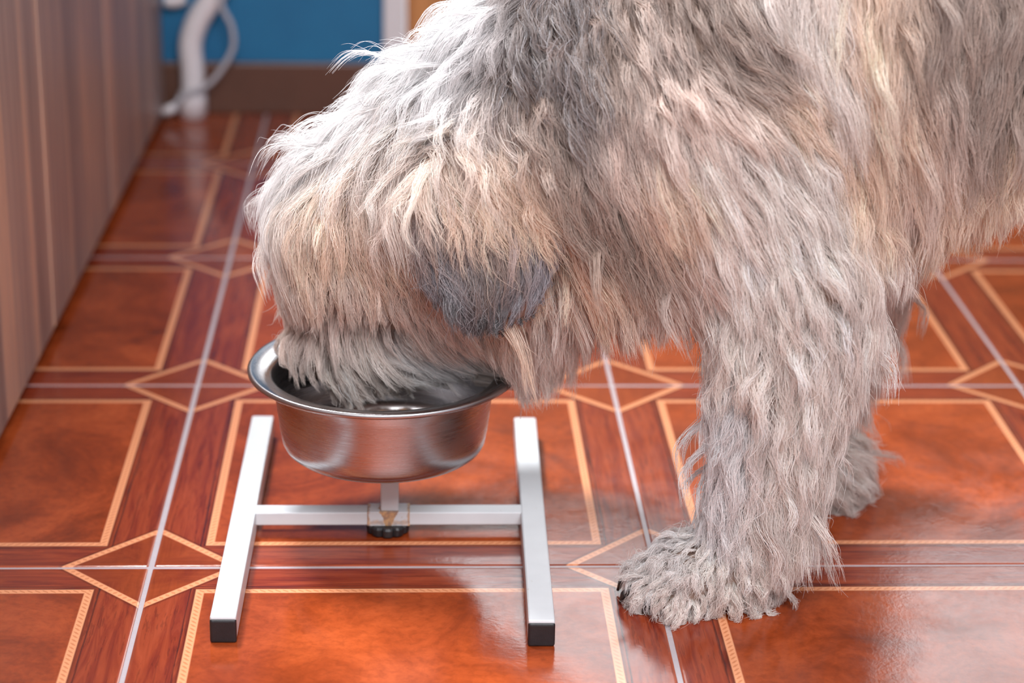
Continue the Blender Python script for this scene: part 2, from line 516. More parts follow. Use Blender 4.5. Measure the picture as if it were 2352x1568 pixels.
# ------------------------------------------------------------ white waste pipe with cable by the wall
pipe = empty('waste_pipe', tuple(atz(440, 268, 0.0)))
tag(pipe, 'white plastic pipe rising from the floor in front of the blue wall', 'pipe')
pl = Vector(pipe.location)
YP = float(pl[1])
def rel(x, y, Y=None, o=pl):
    return Vector(at(x, y, YP if Y is None else Y)) - o
bm = bmesh.new()
tube(bm, spline([rel(443, 245), rel(443, 170), rel(438, 100), rel(455, 45), rel(484, 0), rel(520, -60), rel(560, -160)], 8), 0.0185, 20)
obj('pipe', bm, M['pvc'], pipe, True)
bm = bmesh.new(); lathe(bm, [(0, 0), (0.0225, 0), (0.0225, 0.036), (0.0205, 0.040), (0.018, 0.041)], 32, (rel(443, 268)[0], rel(443, 268)[1], 0)); obj('collar', bm, M['pvc'], pipe, True)
bm = bmesh.new(); tube(bm, spline([rel(378, 0, YP + 0.01), rel(402, 3, YP + 0.01), rel(425, -6, YP + 0.01)], 6), 0.010, 12); obj('pipe_stub', bm, M['pvc'], pipe, True)
cab_pts = [rel(392, 250, YP - .035), rel(402, 242, YP - .035), rel(420, 222, YP - .03), rel(470, 200, YP - .028), rel(505, 165, YP - .025), rel(535, 110, YP - .02), rel(532, 60, YP - .02), rel(512, 20, YP - .02), rel(505, -20, YP - .02), rel(520, -80, YP - 0.02)]
cable = empty('cable', tuple(pl)); tag(cable, 'thin grey cable looping round the white pipe', 'cable')
bm = bmesh.new(); tube(bm, spline(cab_pts, 8), 0.0042, 10); obj('cable_sheath', bm, M['cable'], cable, True)
bm = bmesh.new(); tube(bm, [cab_pts[0] + Vector((-0.012, 0, -0.006)), cab_pts[0] + Vector((0.008, 0, 0.0035))], 0.0075, 12); obj('plug', bm, M['pvc'], cable, True)

# ------------------------------------------------------------ bowl stand
stand = empty('bowl_stand', (0.2106, 0.074, 0))
tag(stand, 'white metal H-shaped bowl stand with black rubber end caps standing on the red tiled floor', 'stand')
so = Vector(stand.location)
def bar(name, p0, p1, wdt, z0, z1, caps=True):
    d = Vector((p1[0] - p0[0], p1[1] - p0[1], 0)); L = d.length
    a = math.atan2(-d.x, d.y)
    bm = bmesh.new()
    box(bm, (-wdt / 2, 0, z0), (wdt / 2, L, z1), 0.0016, 2)
    o = obj(name, bm, M['white'], stand)
    o.location = (p0[0] - so.x, p0[1] - so.y, 0); o.rotation_euler.z = a
    if caps:
        for yy, rr in ((-0.0015, 0), (L - 0.004, 0)):
            bm = bmesh.new()
            box(bm, (-wdt / 2 - 0.0002, yy, z0 - 0.0018), (wdt / 2 + 0.0002, yy + 0.0055, z1 - 0.0022), 0.0022, 3)
            obj('rubber_cap', bm, M['rubber'], o)
    return o
ZT = 0.0238
b1 = bar('foot_bar', (0.0760, -0.1435, 0), (0.0805, 0.302, 0), 0.0218, 0.0018, ZT)
b2 = bar('foot_bar', (0.3400, -0.1525, 0), (0.3475, 0.2975, 0), 0.0222, 0.0018, ZT)
bm = bmesh.new(); box(bm, (0.0885 - so.x, 0.0645 - so.y, 0.0105), (0.3345 - so.x, 0.0825 - so.y, ZT - 0.0004), 0.0012); obj('crossbar', bm, M['white'], stand)
bm = bmesh.new(); box(bm, (-0.0195, -0.0007, -0.0068), (0.0195, 0.0195, 0.0074), 0.0006)
obj('bracket', bm, M['rust'], stand, loc=(0.0002, 0.0639 - so.y, 0.0171))
bm = bmesh.new(); box(bm, (-0.0083, -0.008, ZT), (0.0083, 0.008, 0.0745), 0.0014); obj('post', bm, M['white'], stand, loc=(0.0012, -0.0003, 0))
bm = bmesh.new(); lathe(bm, [(0, 0.0745), (0.05, 0.0745), (0.052, 0.0755), (0.052, 0.0772), (0, 0.0772)], 48); obj('support_plate', bm, M['white'], stand, loc=(-0.004, 0.013, 0))
bm = bmesh.new()
for zz, rr in ((0.0004, 0.0), (0.0004, 0.0165), (0.0020, 0.0198), (0.0085, 0.0205), (0.0102, 0.0190), (0.0102, 0.0)):
    pass
segs = 60
rings = []
for z, r in ((0.0006, 0.0165), (0.0022, 0.0198), (0.0085, 0.0205), (0.0103, 0.0190)):
    rings.append([bm.verts.new(((r - 0.0026 * max(0, math.cos(10 * 2 * math.pi * k / segs)) ** 2) * math.cos(2 * math.pi * k / segs), (r - 0.0026 * max(0, math.cos(10 * 2 * math.pi * k / segs)) ** 2) * math.sin(2 * math.pi * k / segs), z)) for k in range(segs)])
for a_, b_ in zip(rings, rings[1:]):
    for k in range(segs):
        bm.faces.new((a_[k], a_[(k + 1) % segs], b_[(k + 1) % segs], b_[k]))
bm.faces.new(rings[0][::-1]); bm.faces.new(rings[-1])
obj('thumb_knob', bm, M['rubber'], stand, loc=(-0.0005, 0.001, 0))

# ------------------------------------------------------------ steel bowl
BX, BY, ZR, ZBB = 0.2066, 0.087, 0.1600, 0.0773
bowl = empty('food_bowl', (BX, BY, ZBB))
tag(bowl, 'round stainless steel dog bowl with a wide rolled rim held above the white stand', 'bowl')
H = ZR - ZBB
outer = [(0, 0), (0.070, 0), (0.0800, 0.0007), (0.0855, 0.0030), (0.0902, 0.0068), (0.0926, 0.0115), (0.0945, 0.0220), (0.0968, 0.040), (0.0992, 0.060), (0.1010, 0.0745), (0.1030, 0.0785), (0.1080, 0.0803), (0.1190, 0.0796), (0.1212, 0.0778), (0.1228, 0.0790), (0.1232, 0.0812), (0.1218, 0.0830), (0.1195, H + 0.0006), (0.1120, H - 0.0012), (0.1055, H - 0.0028), (0.1022, H - 0.0048), (0.1004, H - 0.0085)]
inner = [(0.0978, 0.060), (0.0954, 0.040), (0.0931, 0.0225), (0.0912, 0.0125), (0.0880, 0.0078), (0.0770, 0.0032), (0.070, 0.0014), (0, 0.0014)]
bm = bmesh.new(); lathe(bm, outer + inner, 128); obj('bowl_body', bm, M['steel'], bowl, True)
# food layer added over the bright steel bottom, coloured dark for the shade
M['food'] = mat_plain('shade_dark_dog_food', srgb(52, 36, 30), 0.55, 0, 0.5, 90, 0.8, 160)
bm = bmesh.new(); lathe(bm, [(0, 0.012), (0.03, 0.0125), (0.055, 0.011), (0.074, 0.0095), (0.080, 0.008), (0.0765, 0.0052), (0.0, 0.002)], 72)
bmesh.ops.subdivide_edges(bm, edges=bm.edges[:], cuts=2, use_grid_fill=True)
for v in bm.verts:
    if v.co.z > 0.0075: v.co.z += 0.005 * noise.noise(v.co * 70) + 0.002 * noise.noise(v.co * 240)
food = obj('added_dog_food', bm, M['food'], None, True, loc=(BX, BY, ZBB))
tag(food, 'dark dog food layer added over the bottom of the steel bowl for the shade there', 'dog food', kind='stuff')
# kibble left in the bowl
kib = bmesh.new()
bmesh.ops.create_icosphere(kib, subdivisions=2, radius=0.0062)
for v in kib.verts: v.co.z *= 0.62
k0 = None
M['kibble'] = mat_plain('brown_kibble', srgb(96, 66, 44), 0.8, 0, 0.3, 200, 0.6, 500)
kk = 0
for n in range(400):
    a = rng.random() * 6.283; r = 0.078 * math.sqrt(rng.random())
    x, y = r * math.cos(a), r * math.sin(a)
    if kk >= 12: break
    kk += 1
    loc = (BX + x, BY + y, ZBB + 0.0150 - 0.004 * (r / 0.078) ** 2)
    if k0 is None:
        o = k0 = obj('kibble', kib, M['kibble'], None, True)
    else:
        o = k0.copy(); COL.objects.link(o)
    o.location = loc
    o.rotation_euler = (rng.random() * 0.6, rng.random() * 0.6, rng.random() * 6)
    tag(o, 'small brown piece of kibble lying in the bottom of the steel bowl', 'kibble', 'kibble in the bowl')

# ------------------------------------------------------------ the dog
def ell(bm, c, rad, rot=None):
    r = bmesh.ops.create_icosphere(bm, subdivisions=3, radius=1.0)
    mt = Matrix.Translation(Vector(c)) @ (rot.to_4x4() if rot is not None else Matrix.Identity(4)) @ Matrix.Diagonal((rad[0], rad[1], rad[2], 1))
    bmesh.ops.transform(bm, matrix=mt, verts=r['verts'])

def caps(bm, pa, ra, pb, rb, sy=1.0):
    pa, pb = Vector(pa), Vector(pb)
    n = max(2, int((pb - pa).length / (min(ra, rb) * 0.35)) + 1)
    for k in range(n + 1):
        t = k / n
        r = ra + (rb - ra) * t
        c = pa.lerp(pb, t)
        ell(bm, c, (r, r * sy, r))

YM = 0.040                       # midplane of the trunk; the head sits over the bowl at Y = 0.09
def mid(x):
    """Y of the dog's own midplane at world x."""
    t = np.clip((np.asarray(x, float) - 0.22) / 0.26, 0, 1)
    return 0.092 + (YM - 0.092) * (t * t * (3 - 2 * t))

body_bm = bmesh.new()
P_ = lambda x, y, Y: at(x, y, Y)
caps(body_bm, P_(865, 485, .092), .069, P_(960, 455, .088), .078, .92)       # skull
caps(body_bm, P_(762, 505, .092), .048, P_(800, 615, .092), .045, 1.28)       # brow
caps(body_bm, P_(800, 455, .092), .050, P_(1040, 325, .085), .066, .9)       # forehead to poll
caps(body_bm, P_(930, 715, .092), .046, P_(745, 797, .092), .033, .82)       # muzzle
caps(body_bm, P_(1010, 760, .092), .036, P_(800, 860, .092), .022, .9)       # lower jaw
caps(body_bm, P_(1030, 560, .090), .072, P_(960, 660, .090), .052, 1.0)      # cheek
caps(body_bm, P_(1090, 385, .085), .082, P_(1420, 260, .055), .142, .80)     # neck
caps(body_bm, P_(1130, 620, .085), .062, P_(1390, 450, .055), .080, .9)      # throat
caps(body_bm, P_(1195, 765, .080), .030, P_(1290, 630, .06), .036, .9)       # ruff under the throat
caps(body_bm, P_(1480, 300, YM), .140, P_(2000, 90, YM), .150, .86)         # chest
caps(body_bm, P_(2000, 90, YM), .148, P_(2950, -30, YM), .118, .88)          # trunk
caps(body_bm, P_(2950, -30, YM), .120, P_(3150, 20, YM), .115, .85)           # rump
for sgn in (-1, 1):
    sh = YM + sgn * .062
    lg = YM + sgn * .100
    dx = 0 if sgn < 0 else 60
    caps(body_bm, P_(1640 + dx, 330, sh), .100, P_(1830 + dx, 610, YM + sgn * .085), .066, .8)      # shoulder and upper arm
    e, w_ = P_(1828 + dx, 650, lg), P_(1742 + dx * .6, 1120 if sgn < 0 else 1010, YM + sgn * .110)
    caps(body_bm, e, .056, w_, .035)                                                            # forearm
    # pastern, paw and toes in metres on the floor
    px, py = (0.500, -0.068) if sgn < 0 else (0.605, 0.150)
    caps(body_bm, w_, .031, (px + .012, py, .040), .029)
    caps(body_bm, (px + .018, py, .030), .029, (px - .035, py, .026), .026, 1.15)
    for k, (tx, ty) in enumerate(((-.046, -.031), (-.064, -.011), (-.064, .012), (-.046, .031))):
        caps(body_bm, (px - .030, py + ty * .8, .024), .0155, (px + tx, py + ty, .0145), .0125)
    # hind leg: thigh forward to the knee, back to the hock, straight down to the paw
    hy = YM + sgn * .075
    caps(body_bm, P_(3080, 160, hy), .105, P_(2960, 560, hy + sgn * .01), .058, .75)
    kn, hk = P_(2960, 560, hy + sgn * .01), P_(3200, 880, YM + sgn * .085)
    caps(body_bm, kn, .055, hk, .030)
    hf = (hk[0] - .01, hk[1], .030)
    caps(body_bm, hk, .030, hf, .027)
    caps(body_bm, hf, .028, (hk[0] - .075, hk[1], .022), .021, 1.15)
caps(body_bm, P_(3200, -40, YM), .04, P_(3380, 330, YM), .022)               # tail
# ear flaps hanging against the side of the head
for sgn in (-1, 1):
    ye = lambda x, d: float(mid(at(x, 500, .09)[0])) + sgn * d
    for (x, y, r1, r2, d) in ((1100, 395, .052, .040, .094), (1110, 465, .062, .050, .108), (1117, 540, .061, .050, .116), (1125, 605, .049, .040, .121), (1130, 655, .031, .028, .122)):
        p = at(x, y, .09 + (-.088 if sgn < 0 else .088))
        ell(body_bm, (p[0], ye(x, d) - (.012 if sgn < 0 else -.012) * 0, p[2]), (r1, .011, r2))
tmp_me = bpy.data.meshes.new('dog_raw')
body_bm.to_mesh(tmp_me); body_bm.free()
tmp = bpy.data.objects.new('dog_raw', tmp_me); COL.objects.link(tmp)
md = tmp.modifiers.new('remesh', 'REMESH'); md.mode = 'VOXEL'; md.voxel_size = 0.0062
md2 = tmp.modifiers.new('smooth', 'SMOOTH'); md2.iterations = 7; md2.factor = 0.5
bpy.context.view_layer.update()
dg = bpy.context.evaluated_depsgraph_get()
dog_me = bpy.data.meshes.new_from_object(tmp.evaluated_get(dg), depsgraph=dg)
bpy.data.objects.remove(tmp, do_unlink=True)
dog_me.name = 'dog_body'
nv = len(dog_me.vertices)
co = np.empty(nv * 3, np.float32); dog_me.vertices.foreach_get('co', co); co = co.reshape(-1, 3)
co[:, 2] = np.maximum(co[:, 2], 0.0015)
dog_me.vertices.foreach_set('co', co.ravel()); dog_me.update()
dog_me.polygons.foreach_set('use_smooth', [True] * len(dog_me.polygons))
dog_me.calc_loop_triangles()
tri = np.empty(len(dog_me.loop_triangles) * 3, np.int32); dog_me.loop_triangles.foreach_get('vertices', tri); tri = tri.reshape(-1, 3)
vn = np.empty(nv * 3, np.float32); dog_me.vertex_normals.foreach_get('vector', vn); vn = vn.reshape(-1, 3)
bvh = BVHTree.FromPolygons(co.tolist(), tri.tolist())
cen = co[tri].mean(1); fn = np.cross(co[tri[:, 1]] - co[tri[:, 0]], co[tri[:, 2]] - co[tri[:, 0]]); ar = np.linalg.norm(fn, axis=1) / 2; fn /= (np.linalg.norm(fn, axis=1)[:, None] + 1e-12)

M['skin'] = mat_plain('dog_undercoat', srgb(150, 130, 118), 0.9, 0, 0.15, 60, spec=0.1)
M['nose'] = mat_plain('wet_black_nose', (0.008, 0.008, 0.009), 0.28, 0, 0.3, 200, 0.5, 700)
M['claw'] = mat_plain('black_claw', (0.02, 0.018, 0.018), 0.35)
M['eye'] = mat_plain('dark_brown_eye', (0.015, 0.008, 0.005), 0.08)
dog_me.materials.clear(); dog_me.materials.append(M['skin'])
dog = empty('dog', (0.55, YM, 0))
tag(dog, 'large shaggy cream and grey dog standing with its head down in the steel bowl', 'dog')
DO = np.array([0.55, YM, 0])
body = bpy.data.objects.new('body', dog_me); COL.objects.link(body); body.parent = dog; body.location = -DO

def dpart(name, bm, mat, smooth=True):
    return obj(name, bm, mat, dog, smooth, loc=tuple(-DO))
# nose with two nostrils
bm = bmesh.new()
npx = at(697, 853, .088)
ell(bm, npx, (.0155, .020, .0145))
for v in bm.verts:
    for s_ in (-1, 1):
        q = Vector((npx[0] - .0145, npx[1] + s_ * .0075, npx[2] - .001))
        dd_ = (v.co - q).length
        if dd_ < .0065: v.co += (Vector(npx) - q).normalized() * (.0065 - dd_) * .9
dpart('nose', bm, M['nose'])
for s_ in (-1, 1):
    bm = bmesh.new(); p = at(775, 610, .092); ell(bm, (p[0] - .006, .092 + s_ * .040, p[2]), (.012, .012, .012)); dpart('eye', bm, M['eye'])
for sgn in (-1, 1):
    px, py = (0.500, -0.068) if sgn < 0 else (0.605, 0.150)
    for (tx, ty) in ((-.046, -.031), (-.064, -.011), (-.064, .012), (-.046, .031)):
        bm = bmesh.new()
        b0 = Vector((px + tx - .008, py + ty, .0165))
        tube(bm, [b0, b0 + Vector((-.007, 0, -.001)), b0 + Vector((-.013, 0, -.006)), b0 + Vector((-.016, 0, -.0135))], [.0048, .0042, .0030, .0010], 10)
        dpart('claw', bm, M['claw'])

# ---- grooming: direction, length, lift and colour of the coat at chosen spots of the near side
#  (x, y) photograph pixel of the spot, (dx, dy) lie of the hair, length cm, stand-off cm, wave, colour key, clump
PAL = dict(w=(236, 231, 227), c=(216, 201, 190), t=(204, 180, 159), b=(150, 128, 114), g=(60, 53, 57), k=(28, 25, 28), l=(142, 136, 140), m=(186, 166, 153), d=(108, 90, 83), p=(228, 215, 204), y=(214, 190, 166))  # w whitened further: the crown's backlight is partly put into this colour
ALB = 1.5
G = [
 # crown and poll
 (1120, 60, -1, .35, 7, 1.8, .4, 'w'), (1000, 130, -1, .5, 7, 2.0, .5, 'w'), (900, 220, -1, .55, 7, 1.8, .5, 'w'), (820, 290, -1, .6, 6.5, 1.6, .5, 'w'), (740, 350, -1, .65, 6, 1.5, .4, 'w'),
 (1060, 190, -.5, .8, 7, 1.8, .5, 'w'), (960, 290, -.3, 1, 7, 1.8, .5, 'c'), (1100, 260, .2, 1, 7, 1.6, .8, 'c'), (870, 350, -.2, 1, 7, 1.6, .5, 'c'),
 # forehead fringe
 (690, 400, -.45, 1, 6, 1.3, .3, 'w'), (645, 460, -.25, 1, 6, 1.2, .3, 'w'), (620, 540, .0, 1, 6.5, 1.0, .2, 'c'), (625, 620, .12, 1, 5, 1.0, .2, 'c'),
 (720, 460, -.1, 1, 8, 1.4, .3, 't'), (700, 560, .05, 1, 7, 1.3, .3, 't'), (690, 630, .2, 1, 4.5, 1.3, .2, 'm'), (800, 430, .02, 1, 8, 1.5, .4, 't'), (790, 540, .15, 1, 7.5, 1.5, .3, 't'), (790, 620, .3, 1, 4.5, 1.6, .3, 'm'),
 (880, 430, .15, 1, 8, 1.6, .5, 'c'), (880, 520, .25, 1, 7.5, 1.7, .4, 't'), (890, 610, .45, 1, 5, 1.7, .3, 'm'), (940, 660, .4, 1, 3.5, 1.2, .3, 'm'), (960, 380, .2, 1, 8, 1.8, .8, 'c'), (950, 480, .25, 1, 7, 1.8, .6, 'm'),
 # side of head above the ear
 (1050, 340, .4, 1, 7.5, 1.8, 1.2, 'c'), (1130, 330, .6, .9, 7, 1.8, 1.2, 't'), (1060, 420, .3, 1, 7, 1.8, 1.2, 't'), (1150, 420, .45, 1, 7, 1.8, 1.2, 'y'), (1220, 400, .5, 1, 6, 1.4, 1.0, 't'),
 # ear
 (960, 480, .18, 1, 7, .8, .5, 'b'), (965, 560, .3, 1, 6, .8, .5, 'l'), (1000, 560, .3, 1, 7, .8, .5, 'l'), (1040, 620, .45, 1, 6, .7, .4, 'g'), (1060, 540, .25, 1, 7, .8, .6, 'g'), (1110, 480, .2, 1, 7, .9, .8, 't'), (1110, 560, .25, 1, 7, .8, .5, 'b'), (1110, 640, .2, 1, 3.5, .7, .4, 'g'), (1110, 690, .0, 1, 2.2, .6, .5, 'k'), (1160, 680, -.7, .7, 2.4, .6, .6, 'k'),
 (1170, 520, .25, 1, 6, .9, .6, 'b'), (1220, 500, .1, 1, 6, .9, .4, 'l'), (1230, 580, -.2, 1, 5, .8, .4, 'l'), (1200, 640, -.5, 1, 4, .7, .4, 'l'), (1170, 600, -.1, 1, 5, .8, .4, 'g'),
 # muzzle
 (700, 725, -.45, 1, 3.5, .8, .3, 'c'), (690, 790, -.1, 1, 3.2, .8, .3, 'm'), (755, 718, -.3, 1, 5.5, 1.0, .3, 'c'), (755, 790, .25, 1, 5, 1.0, .3, 'c'), (840, 718, -.1, 1, 6, 1.1, .3, 'c'), (840, 790, .6, 1, 5, 1.0, .3, 'p'), (910, 718, .15, 1, 6, 1.1, .3, 'c'), (920, 790, 1, .7, 5, 1.0, .3, 'w'),
 (980, 730, .5, 1, 5.5, 1.1, .3, 'c'), (990, 800, 1, .45, 4.5, .9, .3, 'w'), (735, 850, .3, 1, 3.5, .7, .3, 'c'), (800, 850, .6, 1, 3.5, .7, .3, 'c'), (880, 845, 1, .6, 3.5, .7, .3, 'p'), (1060, 800, 1, .45, 3.5, .8, .3, 'p'),
 # cheek and beard
 (1000, 660, .3, 1, 6, 1.2, .3, 'c'), (1060, 720, .6, 1, 6, 1.2, .3, 't'), (1120, 790, .5, 1, 6, 1.4, .3, 'p'), (1200, 760, .1, 1, 6.5, 1.5, .3, 'p'), (1220, 850, .1, 1, 3, .8, .3, 'p'), (1290, 740, .05, 1, 5.5, 1.6, .3, 'p'), (1300, 650, .15, 1, 7, 1.6, .3, 'c'),
 # neck
 (1200, 130, .6, .6, 5, 1.4, 1.0, 'd'), (1230, 230, .6, .8, 5, 1.3, 1.0, 'b'), (1290, 60, .3, 1, 5, 1.3, 1.0, 'd'), (1320, 180, .25, 1, 6, 1.2, 1.0, 'd'), (1290, 330, .4, 1, 6, 1.2, .7, 'b'), (1330, 420, .35, 1, 7, 1.3, .4, 'b'), (1400, 100, .3, 1, 6, 1.3, .5, 'b'),
 (1420, 300, .35, 1, 7, 1.3, .4, 'm'), (1420, 500, .4, 1, 7, 1.3, .4, 'b'), (1370, 570, .3, 1, 7, 1.4, .4, 't'), (1440, 640, .25, 1, 7, 1.6, .3, 'm'), (1500, 120, .4, 1, 6, 1.3, .4, 'm'), (1520, 400, .4, 1, 7, 1.3, .4, 't'), (1530, 560, .3, 1, 7, 1.5, .3, 'm'),
 (1380, 690, .1, 1, 4.2, 1.2, .3, 'p'), (1480, 690, .1, 1, 3.2, 1.1, .3, 'p'), (1560, 670, .0, 1, 3, 1.1, .3, 'p'),
 # shoulder
 (1600, 60, .4, 1, 6, 1.3, .4, 'b'), (1620, 200, .6, .9, 6, 1.3, .4, 'm'), (1720, 130, .7, .7, 6, 1.4, .5, 'b'), (1780, 200, .95, .4, 5, 1.6, .5, 't'), (1620, 330, .5, 1, 7, 1.4, .4, 'c'), (1720, 330, .7, .8, 7, 1.5, .4, 'p'), (1820, 330, .6, .8, 6, 1.4, .4, 'p'), (1760, 450, .6, .9, 7, 1.5, .3, 'p'), (1640, 480, .4, 1, 7, 1.5, .3, 'c'), (1860, 450, .5, 1, 7, 1.5, .4, 'p'),
 (1600, 600, .2, 1, 6, 1.4, .3, 'c'), (1700, 580, .3, 1, 6, 1.5, .3, 'p'), (1820, 570, .5, 1, 6, 1.6, .6, 'c'),
 # flank
 (1850, 60, .2, 1, 7, 1.4, .3, 'c'), (1920, 150, .25, 1, 7, 1.4, .3, 'c'), (1940, 300, .15, 1, 8, 1.5, .3, 't'), (2020, 60, .15, 1, 7, 1.5, .4, 't'), (2050, 220, .25, 1, 8, 1.5, .4, 't'), (2130, 60, .1, 1, 8, 1.6, .4, 'b'), (2150, 220, .35, 1, 8, 1.6, .4, 'm'), (2260, 60, -.05, 1, 8, 1.7, .5, 'b'), (2260, 200, -.05, 1, 8, 1.7, .5, 'b'), (2330, 120, -.25, 1, 8, 1.8, .6, 'b'),
 (1980, 420, .15, 1, 8, 1.6, .5, 't'), (2080, 360, .35, 1, 8, 1.6, .6, 'm'), (2200, 340, .3, 1, 7, 1.6, .8, 't'), (2310, 330, -.1, 1, 7, 1.7, 1.0, 'y'), (2050, 480, .0, 1, 7, 1.6, .7, 'c'), (2160, 440, -.15, 1, 7, 1.7, .9, 'y'), (2260, 420, .2, 1, 6, 1.7, 1.0, 't'), (2350, 400, .1, 1, 6, 1.6, 1.0, 'c'),
 (2500, 150, .1, 1, 7, 1.6, .5, 'b'), (2800, 150, .1, 1, 7, 1.5, .5, 't'), (3100, 200, .2, 1, 7, 1.5, .5, 'c'), (2700, 400, .0, 1, 6, 1.5, .6, 'c'),
 # foreleg
 (1960, 560, .1, 1, 6, 1.6, .7, 'c'), (1740, 680, -.05, 1, 5, 1.5, .5, 'p'), (1840, 680, .3, 1, 5, 1.5, .7, 'p'), (1940, 660, .5, 1, 5, 1.6, .7, 'c'), (1700, 780, -.3, 1, 4.5, 1.4, .5, 'p'), (1800, 800, .0, 1, 5, 1.5, .5, 'p'), (1920, 800, .4, 1, 5, 1.6, .6, 'p'),
 (1690, 920, -.3, 1, 4.5, 1.2, .5, 'w'), (1790, 930, -.05, 1, 5, 1.4, .6, 'p'), (1900, 940, .55, .9, 5.5, 1.7, .7, 'p'), (1690, 1050, -.3, 1, 4.5, 1.0, .5, 'w'), (1780, 1060, .1, 1, 5, 1.3, .6, 'p'), (1870, 1060, .7, .9, 6.0, 1.8, .7, 'p'), (1660, 1160, -.35, 1, 4, .9, .5, 'w'), (1750, 1170, .2, 1, 5, 1.2, .6, 'p'), (1830, 1170, .6, 1, 6.0, 1.6, .7, 'p'),
 # paw
 (1560, 1250, -.7, .6, 2.8, .9, 1.0, 'w'), (1640, 1260, -.2, 1, 3.2, .9, .9, 'p'), (1740, 1270, .3, 1, 3.8, .9, .8, 'p'), (1480, 1300, -.8, .5, 2.4, .8, 1.1, 'w'), (1540, 1330, -.2, 1, 2.4, .8, 1.1, 'c'), (1640, 1350, .05, 1, 2.2, .7, 1.0, 'c'), (1740, 1350, .35, 1, 2.4, .7, 1.0, 'p'), (1450, 1360, -.3, .9, 1.6, .6, 1.0, 'c'),
]
def castpix(x, y):
    d = FWD * FPX + RGT * (x - 1176) - UPV * (y - 784); d /= np.linalg.norm(d)
    h = bvh.ray_cast(Vector(CAM), Vector(d))
    if h[0] is not None:
        return np.array(h[0])
    # outside the skin: closest approach
    best = None
    for t in np.linspace(1.4, 2.6, 25):
        q = CAM + d * t
        nr = bvh.find_nearest(Vector(q))
        if best is None or nr[3] < best[0]: best = (nr[3], np.array(nr[0]))
    return best[1]
EARBOX = lambda x, y: 950 < x < 1260 and 450 < y < 730
gp, gd, gv, gc, ge = [], [], [], [], []
for (x, y, dx, dy, L, lf, wv, ck) in G:
    gp.append(castpix(x, y)); ge.append(1.0 if ck in 'glk' and EARBOX(x, y) or (ck == 'b' and EARBOX(x, y)) else 0.0)
    d = RGT * dx - UPV * dy
    gd.append(d / np.linalg.norm(d)); gv.append((L / 100, lf / 100, wv)); gc.append(tuple(v * min(ALB, 0.88 / max(srgb(*PAL[ck]))) for v in srgb(*PAL[ck])))
gp, gd, gv, gc, ge = map(np.array, (gp, gd, gv, gc, ge))
gp_c = gp.copy()
gp_c[:, 1] = mid(gp[:, 0]) - np.abs(gp[:, 1] - mid(gp[:, 0]))

def field(p, sig=0.022, isear=None):
    """Direction, (length, lift, wave) and colour at points p; the far side mirrors the near one."""
    m_ = mid(p[:, 0]); far = p[:, 1] > m_
    q = p.copy(); q[:, 1] = m_ - np.abs(p[:, 1] - m_)
    outD = np.empty_like(p); outV = np.empty((len(p), 3)); outC = np.empty((len(p), 3))
    for s in range(0, len(p), 20000):
        e = slice(s, s + 20000)
        df = q[e][:, None, :] - gp_c[None]
        df[:, :, 1] *= 0.45
        d2 = (df ** 2).sum(-1)
        if isear is not None:
            d2 = d2 + 0.05 * np.abs(ge[None] - isear[e][:, None])
        k = d2.min(1, keepdims=True)
        w = np.exp(-(d2 - k) / (2 * (sig ** 2 + 0.12 * k)))
        w /= w.sum(1, keepdims=True)
        outD[e] = w @ gd; outV[e] = w @ gv
        wc = w ** 2.5; wc /= wc.sum(1, keepdims=True)
        outC[e] = wc @ gc
    outD[far, 1] *= -1
    outD /= np.linalg.norm(outD, axis=1)[:, None] + 1e-9
    return outD, outV, outC

def surf(p):
    n = np.empty_like(p); s = np.empty_like(p); dist = np.empty(len(p))
    for i, q in enumerate(p):
        c, nn, idx, d = bvh.find_nearest(Vector(q))
        s[i] = c; n[i] = nn
        dist[i] = (q[0] - c[0]) * nn[0] + (q[1] - c[1]) * nn[1] + (q[2] - c[2]) * nn[2]
    return s, n, dist

LOCKS, KIDS = 9200, 38
NL, NPT = LOCKS, 10
# visibility weight: dense where the photograph looks, sparser on hidden and out-of-frame skin
facing = -(fn @ FWD)
dcam = cen - CAM; zc = dcam @ FWD
pxx = 1176 + FPX * (dcam @ RGT) / zc; pyy = 784 - FPX * (dcam @ UPV) / zc
inf = ((pxx > 350) & (pxx < 2480) & (pyy > -160))
wgt = np.where(inf, np.where(facing > -0.25, 1.0, 0.35), 0.30)
paw = inf & (cen[:, 2] < 0.10)
wgt = np.where(paw, wgt * 1.9, wgt)
wgt = np.where(inf & (pxx < 1300) & (facing > -.25), wgt * 1.25, wgt)
wgt = np.where((cen[:, 2] < 0.004), 0.0, wgt)
# no coat on the nose leather, in the eyes, on the claws' undersides
wgt = np.where(np.linalg.norm(cen - np.array(npx), axis=1) < 0.027, 0.0, wgt)
pr = ar * wgt; pr /= pr.sum()
idx = rng.choice(len(pr), NL, p=pr)
u1, u2 = rng.random((2, NL)); su = np.sqrt(u1)
A, B, C = (co[tri[idx, k]].astype(float) for k in range(3))
root = (1 - su)[:, None] * A + (su * (1 - u2))[:, None] * B + (su * u2)[:, None] * C
rn = vn[tri[idx, 0]].astype(float)
rn /= np.linalg.norm(rn, axis=1)[:, None]
lfac = facing[idx]; linf = inf[idx]

